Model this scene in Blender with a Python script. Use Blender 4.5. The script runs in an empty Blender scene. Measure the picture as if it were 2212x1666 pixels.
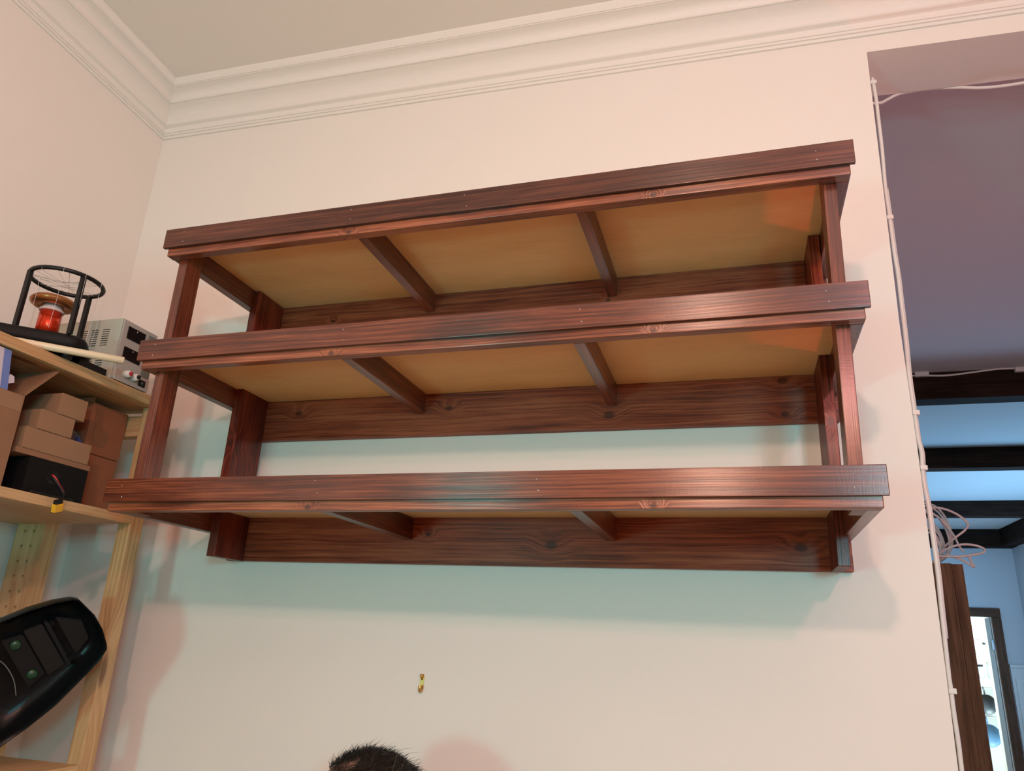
import bpy, bmesh, math, random
from mathutils import Vector, Matrix
random.seed(7)
R = math.radians
S = bpy.context.scene
COL = S.collection

# ------------------------------------------------------------------ camera
CAM = Vector((1.00977, -1.33829, 1.50701))
YAW, PITCH, ROLL, FPX = -0.301646, 0.330356, 0.047444, 1600.99
fw = Vector((math.sin(YAW)*math.cos(PITCH), math.cos(YAW)*math.cos(PITCH), math.sin(PITCH)))
rt = Vector((math.cos(YAW), -math.sin(YAW), 0)); up = rt.cross(fw)
r2 = rt*math.cos(ROLL)+up*math.sin(ROLL); u2 = up*math.cos(ROLL)-rt*math.sin(ROLL)
cd = bpy.data.cameras.new('camera'); cam = bpy.data.objects.new('camera', cd); COL.objects.link(cam)
M = Matrix((r2, u2, -fw)).transposed().to_4x4(); M.translation = CAM
cam.matrix_world = M
cd.sensor_fit = 'HORIZONTAL'; cd.sensor_width = 36.0; cd.lens = FPX/2212*36; cd.clip_start = 0.02
S.camera = cam

# ------------------------------------------------------------------ world, lamps, exposure
S.view_settings.view_transform = 'Standard'; S.view_settings.look = 'None'
S.view_settings.gamma = 1.0; S.view_settings.use_curve_mapping = False
S.view_settings.exposure = 0.0
w = bpy.data.worlds.new('world'); S.world = w; w.use_nodes = True
w.node_tree.nodes['Background'].inputs[0].default_value = (0.55, 0.75, 1.0, 1)
w.node_tree.nodes['Background'].inputs[1].default_value = 0.3

def point(name, loc, col, power, rad):
    d = bpy.data.lights.new(name, 'POINT'); d.color = col; d.energy = power; d.shadow_soft_size = rad
    o = bpy.data.objects.new(name, d); o.location = loc; COL.objects.link(o); return o
def area(name, loc, target, col, power, sx, sy):
    d = bpy.data.lights.new(name, 'AREA'); d.shape = 'RECTANGLE'; d.size = sx; d.size_y = sy; d.color = col; d.energy = power
    o = bpy.data.objects.new(name, d); o.location = loc
    o.rotation_euler = (Vector(target)-Vector(loc)).to_track_quat('-Z', 'Y').to_euler(); COL.objects.link(o); return o
# ceiling fitting with two coloured bulbs behind the camera, and two glowing teal screens lower down
point('bulb_warm', (0.94, -1.95, 2.30), (1.0, 0.60, 0.45), 34, 0.035)
point('bulb_pink', (1.62, -1.95, 2.38), (1.0, 0.33, 0.36), 27, 0.035)
sp_ = bpy.data.lights.new('uplighter_red', 'SPOT'); sp_.color = (1.0, 0.10, 0.06); sp_.energy = 30; sp_.spot_size = R(88); sp_.spot_blend = 0.6; sp_.shadow_soft_size = 0.06
so = bpy.data.objects.new('uplighter_red', sp_); so.location = (1.95, 0.40, 0.45); so.rotation_euler = (R(180), 0, 0); COL.objects.link(so)      # red uplighter on the floor of the next room
area('screen_glow_low', (0.00, -2.2, 1.42), (0.6, 0, 1.6), (0.20, 1.0, 0.95), 6.8, 0.22, 0.18)
area('screen_glow', (1.66, -2.25, 1.76), (0.7, 0, 1.7), (0.12, 0.86, 1.0), 13.5, 0.3, 0.2)
# daylight in the next room, from windows on its right and from the lit pantry at its end
area('window_daylight', (3.50, 4.6, 1.5), (1.5, 4.9, 2.2), (0.27, 0.60, 1.0), 100, 1.6, 1.2)
area('pantry_daylight', (3.3, 7.75, 2.4), (3.4, 8.2, 0.8), (0.70, 0.92, 1.0), 110, 1.0, 0.8)

# ------------------------------------------------------------------ materials
MATS = {}
def newmat(name):
    m = bpy.data.materials.new(name); m.use_nodes = True
    nt = m.node_tree; b = nt.nodes['Principled BSDF']; MATS[name] = m
    return m, nt, b
def N(nt, t, **kw):
    n = nt.nodes.new(t)
    for k, v in kw.items(): setattr(n, k, v)
    return n
def plain(name, col, rough=0.5, metal=0.0, bump=0.0, bscale=200, var=0.0, vscale=8, **kw):
    m, nt, b = newmat(name)
    b.inputs['Base Color'].default_value = (*col, 1); b.inputs['Roughness'].default_value = rough
    b.inputs['Metallic'].default_value = metal
    for k, v in kw.items(): b.inputs[k].default_value = v
    tc = N(nt, 'ShaderNodeTexCoord')
    if bump:
        nz = N(nt, 'ShaderNodeTexNoise'); nz.inputs['Scale'].default_value = bscale; nz.inputs['Detail'].default_value = 4
        nt.links.new(tc.outputs['Object'], nz.inputs['Vector'])
        bp = N(nt, 'ShaderNodeBump'); bp.inputs['Strength'].default_value = bump; bp.inputs['Distance'].default_value = 0.002
        nt.links.new(nz.outputs['Fac'], bp.inputs['Height']); nt.links.new(bp.outputs['Normal'], b.inputs['Normal'])
    if var:
        nz = N(nt, 'ShaderNodeTexNoise'); nz.inputs['Scale'].default_value = vscale; nz.inputs['Detail'].default_value = 5
        nt.links.new(tc.outputs['Object'], nz.inputs['Vector'])
        mx = N(nt, 'ShaderNodeMixRGB'); mx.inputs[1].default_value = (*[c*(1-var) for c in col], 1); mx.inputs[2].default_value = (*[min(1, c*(1+var)) for c in col], 1)
        nt.links.new(nz.outputs['Fac'], mx.inputs[0]); nt.links.new(mx.outputs[0], b.inputs['Base Color'])
    return m
def wood(name, dark, mid, light, rough=0.35, freq=170, knots=1.0, knot_scale=(3.2, 9, 9), band=0.5, coat=0.0, bump=0.25, saw=0.0, knot_col=(0.015, 0.006, 0.004), klist=None, wob=0.014, aniso=0.0, spec=0.5, ramp=(0.42, 0.72, 1.05)):
    """grain runs along local X; lines bend around knots"""
    m, nt, b = newmat(name); L = nt.links.new
    tc = N(nt, 'ShaderNodeTexCoord'); oi = N(nt, 'ShaderNodeObjectInfo')
    off = N(nt, 'ShaderNodeVectorMath', operation='SCALE'); off.inputs[0].default_value = (7.3, 3.1, 5.7)
    L(oi.outputs['Random'], off.inputs['Scale'])
    add = N(nt, 'ShaderNodeVectorMath', operation='ADD'); L(tc.outputs['Object'], add.inputs[0]); L(off.outputs[0], add.inputs[1])
    # knots: either listed places on this board (local x, z, size) or scattered
    if klist is not None:
        dist = None
        for kx, kz, kr in klist:
            sb_ = N(nt, 'ShaderNodeVectorMath', operation='SUBTRACT'); L(tc.outputs['Object'], sb_.inputs[0]); sb_.inputs[1].default_value = (kx, 0, kz)
            ml_ = N(nt, 'ShaderNodeVectorMath', operation='MULTIPLY'); L(sb_.outputs[0], ml_.inputs[0]); ml_.inputs[1].default_value = (1.0/kr, 0, 1.45/kr)
            ln_ = N(nt, 'ShaderNodeVectorMath', operation='LENGTH'); L(ml_.outputs[0], ln_.inputs[0])
            if dist is None: dist = ln_.outputs['Value']
            else:
                mn = N(nt, 'ShaderNodeMath', operation='MINIMUM'); L(dist, mn.inputs[0]); L(ln_.outputs['Value'], mn.inputs[1]); dist = mn.outputs[0]
        if dist is None:
            vv = N(nt, 'ShaderNodeValue'); vv.outputs[0].default_value = 5; dist = vv.outputs[0]
    else:
        ks = N(nt, 'ShaderNodeVectorMath', operation='MULTIPLY'); ks.inputs[1].default_value = knot_scale; L(add.outputs[0], ks.inputs[0])
        vo = N(nt, 'ShaderNodeTexVoronoi'); vo.inputs['Scale'].default_value = 1.0; L(ks.outputs[0], vo.inputs['Vector']); dist = vo.outputs['Distance']
    kn = N(nt, 'ShaderNodeMapRange'); kn.inputs[1].default_value = 0.05; kn.inputs[2].default_value = 0.50; kn.inputs[3].default_value = 1; kn.inputs[4].default_value = 0
    kn.interpolation_type = 'SMOOTHSTEP'; L(dist, kn.inputs[0])
    core = N(nt, 'ShaderNodeMapRange'); core.inputs[1].default_value = 0.07; core.inputs[2].default_value = 0.13; core.inputs[3].default_value = 0.85*knots; core.inputs[4].default_value = 0
    L(dist, core.inputs[0])
    # grain coordinate
    st = N(nt, 'ShaderNodeVectorMath', operation='MULTIPLY'); st.inputs[1].default_value = (2.2, 22, 22); L(add.outputs[0], st.inputs[0])
    n1 = N(nt, 'ShaderNodeTexNoise'); n1.inputs['Scale'].default_value = 1; n1.inputs['Detail'].default_value = 3; L(st.outputs[0], n1.inputs['Vector'])
    sp = N(nt, 'ShaderNodeSeparateXYZ'); L(add.outputs[0], sp.inputs[0])
    s1 = N(nt, 'ShaderNodeMath', operation='ADD'); L(sp.outputs[1], s1.inputs[0]); L(sp.outputs[2], s1.inputs[1])
    s2 = N(nt, 'ShaderNodeMath', operation='MULTIPLY_ADD'); L(n1.outputs['Fac'], s2.inputs[0]); s2.inputs[1].default_value = wob; L(s1.outputs[0], s2.inputs[2])
    s3 = N(nt, 'ShaderNodeMath', operation='MULTIPLY_ADD'); L(kn.outputs[0], s3.inputs[0]); s3.inputs[1].default_value = 0.022*knots; L(s2.outputs[0], s3.inputs[2])
    gc = N(nt, 'ShaderNodeCombineXYZ'); gx = N(nt, 'ShaderNodeMath', operation='MULTIPLY'); L(sp.outputs[0], gx.inputs[0]); gx.inputs[1].default_value = 2.6
    s4 = N(nt, 'ShaderNodeMath', operation='MULTIPLY'); L(s3.outputs[0], s4.inputs[0]); s4.inputs[1].default_value = freq*1.6
    L(gx.outputs[0], gc.inputs[0]); L(s4.outputs[0], gc.inputs[1])
    gn = N(nt, 'ShaderNodeTexNoise', noise_dimensions='2D'); gn.inputs['Scale'].default_value = 1; gn.inputs['Detail'].default_value = 2.5; gn.inputs['Roughness'].default_value = 0.6; L(gc.outputs[0], gn.inputs['Vector'])
    sm = N(nt, 'ShaderNodeMapRange'); sm.inputs[1].default_value = 0.30; sm.inputs[2].default_value = 0.70; L(gn.outputs['Fac'], sm.inputs[0])
    # fine fibres
    ff = N(nt, 'ShaderNodeVectorMath', operation='MULTIPLY'); ff.inputs[1].default_value = (14, 420, 420); L(add.outputs[0], ff.inputs[0])
    n2 = N(nt, 'ShaderNodeTexNoise'); n2.inputs['Scale'].default_value = 1; n2.inputs['Detail'].default_value = 4; L(ff.outputs[0], n2.inputs['Vector'])
    # blotchy stain
    bl = N(nt, 'ShaderNodeVectorMath', operation='MULTIPLY'); bl.inputs[1].default_value = (5, 14, 14); L(add.outputs[0], bl.inputs[0])
    n3 = N(nt, 'ShaderNodeTexNoise'); n3.inputs['Scale'].default_value = 1; n3.inputs['Detail'].default_value = 5; L(bl.outputs[0], n3.inputs['Vector'])
    f1 = N(nt, 'ShaderNodeMath', operation='MULTIPLY_ADD'); L(sm.outputs[0], f1.inputs[0]); f1.inputs[1].default_value = band*0.55
    f0 = N(nt, 'ShaderNodeMath', operation='MULTIPLY'); L(n2.outputs['Fac'], f0.inputs[0]); f0.inputs[1].default_value = 0.55
    L(f0.outputs[0], f1.inputs[2])
    f2 = N(nt, 'ShaderNodeMath', operation='MULTIPLY_ADD'); L(n3.outputs['Fac'], f2.inputs[0]); f2.inputs[1].default_value = 0.7; L(f1.outputs[0], f2.inputs[2])
    cr = N(nt, 'ShaderNodeValToRGB'); e = cr.color_ramp.elements
    e[0].position = ramp[0]; e[0].color = (*dark, 1); e[1].position = ramp[2]; e[1].color = (*light, 1)
    x = cr.color_ramp.elements.new(ramp[1]); x.color = (*mid, 1)
    L(f2.outputs[0], cr.inputs[0])
    mx = N(nt, 'ShaderNodeMixRGB'); L(core.outputs[0], mx.inputs[0]); L(cr.outputs[0], mx.inputs[1]); mx.inputs[2].default_value = (*knot_col, 1)
    L(mx.outputs[0], b.inputs['Base Color'])
    b.inputs['Specular IOR Level'].default_value = spec
    if aniso:      # brushed varnish: the gloss spreads across the grain
        vt = N(nt, 'ShaderNodeVectorTransform', vector_type='VECTOR', convert_from='OBJECT', convert_to='WORLD'); vt.inputs[0].default_value = (1, 0, 0)
        ge = N(nt, 'ShaderNodeNewGeometry'); cr_ = N(nt, 'ShaderNodeVectorMath', operation='CROSS_PRODUCT'); L(ge.outputs['Normal'], cr_.inputs[0]); L(vt.outputs[0], cr_.inputs[1])
        L(cr_.outputs[0], b.inputs['Tangent']); b.inputs['Anisotropic'].default_value = aniso
    b.inputs['Roughness'].default_value = rough; b.inputs['Coat Weight'].default_value = coat; b.inputs['Coat Roughness'].default_value = 0.25
    h = N(nt, 'ShaderNodeMath', operation='MULTIPLY_ADD'); L(sm.outputs[0], h.inputs[0]); h.inputs[1].default_value = 0.6; L(n2.outputs['Fac'], h.inputs[2])
    hh = h
    if saw:
        wv = N(nt, 'ShaderNodeTexNoise'); wv.inputs['Scale'].default_value = 1; wv.inputs['Detail'].default_value = 3
        sv = N(nt, 'ShaderNodeVectorMath', operation='MULTIPLY'); sv.inputs[1].default_value = (520, 60, 60); L(add.outputs[0], sv.inputs[0]); L(sv.outputs[0], wv.inputs['Vector'])
        hh = N(nt, 'ShaderNodeMath', operation='MULTIPLY_ADD'); L(wv.outputs['Fac'], hh.inputs[0]); hh.inputs[1].default_value = saw; L(h.outputs[0], hh.inputs[2])
    bp = N(nt, 'ShaderNodeBump'); bp.inputs['Strength'].default_value = bump; bp.inputs['Distance'].default_value = 0.0012
    L(hh.outputs[0], bp.inputs['Height']); L(bp.outputs['Normal'], b.inputs['Normal']); L(bp.outputs['Normal'], b.inputs['Coat Normal'])
    return m
STAIN = dict(dark=(0.050, 0.009, 0.004), mid=(0.128, 0.026, 0.010), light=(0.24, 0.064, 0.025), rough=0.31, freq=170, saw=0.18, bump=0.17, coat=0.0, band=0.50, knots=0.9, aniso=0.85, spec=0.90, ramp=(0.58, 0.77, 0.97))
wood('stained_pine', klist=[], **STAIN)
wood('stained_dark', klist=[], **{**STAIN, 'dark': (0.034, 0.009, 0.005), 'mid': (0.082, 0.023, 0.012), 'light': (0.150, 0.046, 0.024), 'spec': 0.6})
wood('stained_rail', klist=[(-0.21, -0.016, 0.05), (0.31, -0.017, 0.045)], **{**STAIN, 'light': (0.40, 0.125, 0.052), 'mid': (0.22, 0.055, 0.021), 'dark': (0.09, 0.017, 0.007)})
BOARD = dict(dark=(0.120, 0.021, 0.009), mid=(0.25, 0.050, 0.021), light=(0.36, 0.092, 0.038), rough=0.42, freq=105, bump=0.2, band=0.60, coat=0.0, knots=0.8, wob=0.030, aniso=0.6, spec=0.32, ramp=(0.55, 0.77, 0.99))
wood('stained_board', klist=[(-0.42, 0.0, 0.05), (0.19, -0.005, 0.045)], **BOARD)
wood('stained_board_mid', klist=[(-0.472, 0.0147, 0.085), (-0.128, 0.0108, 0.075), (0.194, -0.017, 0.105), (0.503, 0.034, 0.09), (0.503, -0.028, 0.07)], **BOARD)
wood('stained_board_low', klist=[(-0.149, 0.0115, 0.055), (0.092, -0.0062, 0.11), (0.514, -0.006, 0.10)], **BOARD)
wood('stained_post_back', klist=[(-0.056, 0.0, 0.08)], **{**STAIN, 'dark': (0.06, 0.008, 0.004), 'mid': (0.16, 0.022, 0.009), 'light': (0.26, 0.045, 0.018), 'spec': 0.4})
wood('pale_pine', (0.37, 0.19, 0.075), (0.51, 0.30, 0.135), (0.60, 0.40, 0.20), rough=0.5, freq=75, knots=0.9, knot_scale=(3.4, 12, 12), bump=0.08, band=0.8, knot_col=(0.14, 0.05, 0.02))
wood('birch_ply', (0.70, 0.45, 0.20), (0.78, 0.54, 0.26), (0.83, 0.60, 0.31), rough=0.5, spec=0.3, freq=9, knots=0.0, bump=0.03, band=0.22, wob=0.09)
wood('oak_veneer', (0.058, 0.028, 0.014), (0.125, 0.064, 0.033), (0.19, 0.102, 0.055), rough=0.6, freq=34, knots=0.0, bump=0.12, band=0.9, wob=0.05, spec=0.2)
wood('dark_beam', (0.012, 0.006, 0.004), (0.022, 0.011, 0.007), (0.040, 0.020, 0.013), rough=0.8, freq=40, knots=0.0, bump=0.1, spec=0.1)
wood('door_brown', (0.060, 0.028, 0.015), (0.11, 0.052, 0.028), (0.16, 0.078, 0.042), rough=0.6, freq=40, knots=0.0, bump=0.1, spec=0.2)
wood('floor_oak', (0.16, 0.085, 0.04), (0.26, 0.15, 0.07), (0.34, 0.21, 0.11), rough=0.45, freq=50, knots=0.0, bump=0.05)
plain('wall_paint', (0.80, 0.76, 0.70), 0.65, bump=0.06, bscale=90)
plain('ceiling_paint', (0.80, 0.755, 0.70), 0.75, bump=0.05, bscale=60)
plain('cornice_paint', (0.80, 0.765, 0.71), 0.6, bump=0.04, bscale=120)
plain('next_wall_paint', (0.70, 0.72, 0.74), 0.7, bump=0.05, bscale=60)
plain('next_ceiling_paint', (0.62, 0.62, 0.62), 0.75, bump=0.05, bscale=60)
plain('cream_paint', (0.78, 0.72, 0.60), 0.45)
plain('white_paint', (0.80, 0.80, 0.78), 0.5)
plain('cardboard', (0.27, 0.145, 0.075), 0.75, bump=0.12, bscale=300, var=0.12, vscale=30)
plain('cardboard_pale', (0.31, 0.185, 0.10), 0.7, bump=0.1, bscale=300, var=0.1, vscale=30)
plain('cardboard_red', (0.27, 0.10, 0.045), 0.72, bump=0.12, bscale=300, var=0.15, vscale=25)
plain('tape', (0.34, 0.15, 0.08), 0.25, **{'Alpha': 0.5})
plain('black_plastic', (0.008, 0.008, 0.0085), 0.4, **{'Specular IOR Level': 0.35})
plain('black_matte', (0.007, 0.0065, 0.0065), 0.6, bump=0.1, bscale=400, **{'Specular IOR Level': 0.2})
plain('black_gloss', (0.005, 0.0055, 0.006), 0.28, bump=0.25, bscale=60, **{'Specular IOR Level': 0.16})
plain('black_panel', (0.008, 0.0085, 0.009), 0.45, bump=0.15, bscale=90, **{'Specular IOR Level': 0.25})
plain('green_knob', (0.015, 0.06, 0.025), 0.35)
plain('black_hole', (0.004, 0.004, 0.004), 0.9)
plain('psu_grey', (0.44, 0.47, 0.39), 0.42, bump=0.05, bscale=500)
plain('psu_panel', (0.42, 0.40, 0.365), 0.45)
plain('psu_dark', (0.15, 0.18, 0.155), 0.4)
plain('display_glass', (0.010, 0.009, 0.009), 0.12)
plain('red_plastic', (0.50, 0.02, 0.04), 0.35)
plain('white_plastic', (0.72, 0.68, 0.64), 0.4)
plain('steel', (0.62, 0.62, 0.62), 0.25, 1.0)
plain('brass', (0.66, 0.42, 0.14), 0.42, 1.0)
plain('copper_tape', (0.42, 0.17, 0.06), 0.28, 0.75, bump=0.5, bscale=45)
plain('magnet_wire', (0.62, 0.045, 0.012), 0.22, 0.55)
plain('clear_collar', (0.55, 0.50, 0.48), 0.3)
plain('thread', (0.55, 0.50, 0.46), 0.5)
plain('cream_stick', (0.72, 0.62, 0.42), 0.35)
plain('blue_bag', (0.16, 0.24, 0.55), 0.4, bump=0.2, bscale=30)
plain('white_bag', (0.62, 0.58, 0.66), 0.4, bump=0.2, bscale=30)
plain('purple_bag', (0.14, 0.05, 0.22), 0.4)
plain('grey_felt', (0.12, 0.11, 0.13), 0.7)
plain('navy', (0.05, 0.07, 0.22), 0.5)
plain('yellow_plastic', (0.80, 0.42, 0.02), 0.4)
plain('red_wire', (0.50, 0.02, 0.015), 0.4)
plain('white_cable', (0.72, 0.68, 0.65), 0.42)
plain('skin', (0.52, 0.27, 0.19), 0.5, var=0.08, vscale=20)
plain('hair', (0.018, 0.011, 0.008), 0.45)
plain('shirt', (0.05, 0.07, 0.12), 0.8, bump=0.1, bscale=400)
plain('trousers', (0.03, 0.035, 0.05), 0.85)
plain('eye_white', (0.7, 0.68, 0.66), 0.2)
plain('jar_glass', (0.5, 0.6, 0.62), 0.1, **{'Transmission Weight': 0.6})
plain('pan_black', (0.02, 0.025, 0.03), 0.35)
plain('pan_blue', (0.10, 0.22, 0.36), 0.35)

# ------------------------------------------------------------------ mesh helpers
def link(name, me, mat=None, parent=None):
    o = bpy.data.objects.new(name, me); COL.objects.link(o)
    if mat: me.materials.append(MATS[mat]) if not me.materials else None
    if parent is not None: setparent(o, parent)
    return o
def fin(name, bm, mat=None, parent=None, smooth=False):
    me = bpy.data.meshes.new(name); bmesh.ops.recalc_face_normals(bm, faces=bm.faces); bm.to_mesh(me); bm.free()
    if smooth:
        for p in me.polygons: p.use_smooth = True
    return link(name, me, mat, parent)
def tag(o, label, cat, group=None):
    o['label'] = label; o['category'] = cat
    if group: o['group'] = group
    return o
def struct(o, label=None):
    o['kind'] = 'structure'
    if label: o['label'] = label
    return o
def empty(name, loc=(0, 0, 0)):
    o = bpy.data.objects.new(name, None); o.location = loc; o.empty_display_size = 0.05; COL.objects.link(o); return o
def setparent(o, p):
    """parent keeping the world place (parents here are unrotated)"""
    bpy.context.view_layer.update()
    o.parent = p; o.matrix_parent_inverse = p.matrix_world.inverted(); return o
def bmbox(bm, lo, hi):
    r = bmesh.ops.create_cube(bm, size=1)
    c = [(a+b)/2 for a, b in zip(lo, hi)]; s = [b-a for a, b in zip(lo, hi)]
    for v in r['verts']: v.co = Vector((c[i]+v.co[i]*s[i] for i in range(3)))
    return r['verts']
def box(name, lo, hi, mat, parent=None, bev=0.0, seg=2):
    """own origin at the centre"""
    bm = bmesh.new(); c = Vector([(a+b)/2 for a, b in zip(lo, hi)])
    bmbox(bm, Vector(lo)-c, Vector(hi)-c)
    if bev: bmesh.ops.bevel(bm, geom=bm.edges[:], offset=bev, segments=seg, affect='EDGES', profile=0.6)
    o = fin(name, bm, mat); o.location = c
    if parent is not None: setparent(o, parent)
    return o
def board(name, lo, hi, axis, mat, parent=None, bev=0.0012, lean=0.0):
    """a plank whose local X is its long axis; lean shears the top in world x (z boards: rotation)"""
    bm = bmesh.new(); lo = Vector(lo); hi = Vector(hi); c = (lo+hi)/2; d = hi-lo
    if axis == 'x': dims = (d.x, d.y, d.z); rot = (0, 0, 0)
    elif axis == 'y': dims = (d.y, d.x, d.z); rot = (0, 0, R(90))
    else: dims = (d.z, d.y, d.x); rot = (0, R(-90)+lean, 0)
    h = Vector(dims)/2; bmbox(bm, -h, h)
    if bev: bmesh.ops.bevel(bm, geom=bm.edges[:], offset=bev, segments=2, affect='EDGES', profile=0.6)
    o = fin(name, bm, mat); o.location = c; o.rotation_euler = rot
    if parent is not None: setparent(o, parent)
    return o
def tubemesh(bm, pts, rad, seg=8, closed=False):
    pts = [Vector(p) for p in pts]; n = len(pts); rings = []
    prev = None
    for i, p in enumerate(pts):
        a = pts[(i-1) % n] if (closed or i > 0) else p; b = pts[(i+1) % n] if (closed or i < n-1) else p
        t = (b-a).normalized()
        if prev is None:
            ref = Vector((0, 0, 1)) if abs(t.z) < 0.9 else Vector((1, 0, 0)); u = t.cross(ref).normalized()
        else: u = (prev-t*prev.dot(t)).normalized()
        prev = u; v = t.cross(u); r = rad[i] if isinstance(rad, (list, tuple)) else rad
        rings.append([bm.verts.new(p+(u*math.cos(k*2*math.pi/seg)+v*math.sin(k*2*math.pi/seg))*r) for k in range(seg)])
    for i in range(n if closed else n-1):
        A = rings[i]; B = rings[(i+1) % n]
        for k in range(seg): bm.faces.new((A[k], A[(k+1) % seg], B[(k+1) % seg], B[k]))
    if not closed: bm.faces.new(rings[0][::-1]); bm.faces.new(rings[-1])
def tube(name, pts, rad, mat, parent=None, seg=8, closed=False):
    bm = bmesh.new(); tubemesh(bm, pts, rad, seg, closed); return fin(name, bm, mat, parent, True)
def smoothpts(P, k=6):
    P = [Vector(p) for p in P]; out = []
    for i in range(len(P)-1):
        p0 = P[max(i-1, 0)]; p1 = P[i]; p2 = P[i+1]; p3 = P[min(i+2, len(P)-1)]
        for j in range(k):
            t = j/k
            out.append(0.5*((2*p1)+(p2-p0)*t+(2*p0-5*p1+4*p2-p3)*t*t+(3*p1-p0-3*p2+p3)*t**3))
    out.append(P[-1]); return out
def lathe(name, prof, mat, parent=None, seg=32, axis='z', loc=(0, 0, 0), smooth=True):
    bm = bmesh.new(); rings = []
    for r, z in prof:
        if r < 1e-6: rings.append([bm.verts.new((0, 0, z))])
        else: rings.append([bm.verts.new((r*math.cos(k*2*math.pi/seg), r*math.sin(k*2*math.pi/seg), z)) for k in range(seg)])
    for A, B in zip(rings, rings[1:]):
        for k in range(seg):
            a = A[k % len(A)]; b = A[(k+1) % len(A)]; c = B[(k+1) % len(B)]; d = B[k % len(B)]
            f = [v for i, v in enumerate((a, b, c, d)) if v not in (a, b, c, d)[:i]]
            if len(f) >= 3: bm.faces.new(f)
    if axis == 'x': bmesh.ops.rotate(bm, verts=bm.verts, matrix=Matrix.Rotation(R(90), 3, 'Y'))
    if axis == 'y': bmesh.ops.rotate(bm, verts=bm.verts, matrix=Matrix.Rotation(R(90), 3, 'X'))
    o = fin(name, bm, mat, None, smooth); o.location = loc
    if parent is not None: setparent(o, parent)
    return o
def prism(name, poly, axis, a, b, mat, parent=None, bev=0):
    """extrude a polygon: axis 'y' -> poly in (x,z); 'x' -> (y,z); 'z' -> (x,y)"""
    bm = bmesh.new()
    mk = {'y': lambda p, t: (p[0], t, p[1]), 'x': lambda p, t: (t, p[0], p[1]), 'z': lambda p, t: (p[0], p[1], t)}[axis]
    A = [bm.verts.new(mk(p, a)) for p in poly]; B = [bm.verts.new(mk(p, b)) for p in poly]; n = len(poly)
    bm.faces.new(A); bm.faces.new(B[::-1])
    for i in range(n): bm.faces.new((A[i], A[(i+1) % n], B[(i+1) % n], B[i]))
    if bev: bmesh.ops.bevel(bm, geom=bm.edges[:], offset=bev, segments=2, affect='EDGES')
    o = fin(name, bm, mat)
    if parent is not None: setparent(o, parent)
    return o

# ------------------------------------------------------------------ room shell
XW, XR, YR = -0.432, 2.60, -3.40          # left wall, right wall, rear wall of this room
cz = lambda x, y: 2.853-0.0268*(x+0.42)-0.031*y     # the old ceiling runs slightly out of level
struct(box('floor', (XW-0.1, YR-0.1, -0.05), (4.4, 9.2, 0), 'floor_oak'))
WL = [(XW-0.10, 0), (1.290, 0), (1.3005, 1.36), (1.3045, 1.83), (1.3030, 2.06), (1.3105, 2.6627), (1.585, 2.653), (3.70, 2.58), (3.70, 2.98), (XW-0.10, 2.98)]
struct(prism('wall_back', WL, 'y', 0.0, 0.138, 'wall_paint'), 'pale painted wall behind the dark wooden shelf')
struct(box('wall_left', (XW-0.1, YR, 0), (XW, 0.0, 3.05), 'wall_paint'))
struct(box('wall_right', (XR, YR, 0), (XR+0.1, -0.001, 3.05), 'wall_paint'))
struct(box('wall_rear', (XW, YR-0.1, 0), (XR, YR, 3.05), 'wall_paint'))
bm = bmesh.new()
v = []
for dz in (0, 0.08):
    for x, y in ((XW-.1, YR-.1), (XR+.1, YR-.1), (XR+.1, 0.0), (XW-.1, 0.0)): v.append(bm.verts.new((x, y, cz(x, y)+dz)))
for f in ((0, 1, 2, 3), (7, 6, 5, 4), (0, 4, 5, 1), (1, 5, 6, 2), (2, 6, 7, 3), (3, 7, 4, 0)): bm.faces.new([v[i] for i in f])
struct(fin('ceiling', bm, 'ceiling_paint'))
# cornice profile: (distance from wall, height below the ceiling)
def arc(p, q, sag, n=7):
    (a, b), (c, d) = p, q; L_ = math.hypot(c-a, d-b); nx, ny = -(d-b)/L_, (c-a)/L_
    return [(a+(c-a)*i/n+nx*sag*math.sin(math.pi*i/n), b+(d-b)*i/n+ny*sag*math.sin(math.pi*i/n)) for i in range(n+1)]
H = 0.103
PROF = [(0, -H-0.002), (0.0045, -H-0.002), (0.0065, -H+0.0015), (0.0060, -H+0.004), (0.0095, -H+0.0045), (0.0105, -H+0.0075), (0.0098, -H+0.0095), (0.0125, -H+0.010)]
PROF += [(0.0145, -H+0.0145), (0.0165, -H+0.0205), (0.0195, -H+0.022)]
PROF += arc((0.0205, -H+0.0225), (0.0285, -H+0.0305), -0.0022, 5)
PROF += arc((0.0275, -H+0.0315), (0.0590, -H+0.0590), 0.0050, 8)
PROF += [(0.0620, -H+0.0588), (0.0640, -H+0.0598), (0.0645, -H+0.0618), (0.0632, -H+0.0638)]
PROF += arc((0.0605, -H+0.0640), (0.0850, -H+0.0860), 0.0055, 8)
PROF += [(0.0880, -H+0.0862), (0.0880, -H+0.0880), (0.0910, -H+0.0885), (0.0910, -H+0.0895), (0.0985, -H+0.0990), (0.1000, 0.004), (0, 0.004)]
def cornice(name, kind):
    bm = bmesh.new(); n = len(PROF); A = []; B = []
    for d, h in PROF:
        if kind == 'back':
            p = (XW+d, -d); q = (XR, -d)
        else:
            p = (XW+d, -d); q = (XW+d, YR)
        A.append(bm.verts.new((*p, cz(*p)+h))); B.append(bm.verts.new((*q, cz(*q)+h)))
    bm.faces.new(A); bm.faces.new(B[::-1])
    for i in range(n): bm.faces.new((A[i], A[(i+1) % n], B[(i+1) % n], B[i]))
    return struct(fin(name, bm, 'cornice_paint'))
cornice('trim_1', 'back')['label'] = 'moulded plaster cornice along the wall behind the shelf'
cornice('trim_2', 'left')['label'] = 'moulded plaster cornice along the left wall'

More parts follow.
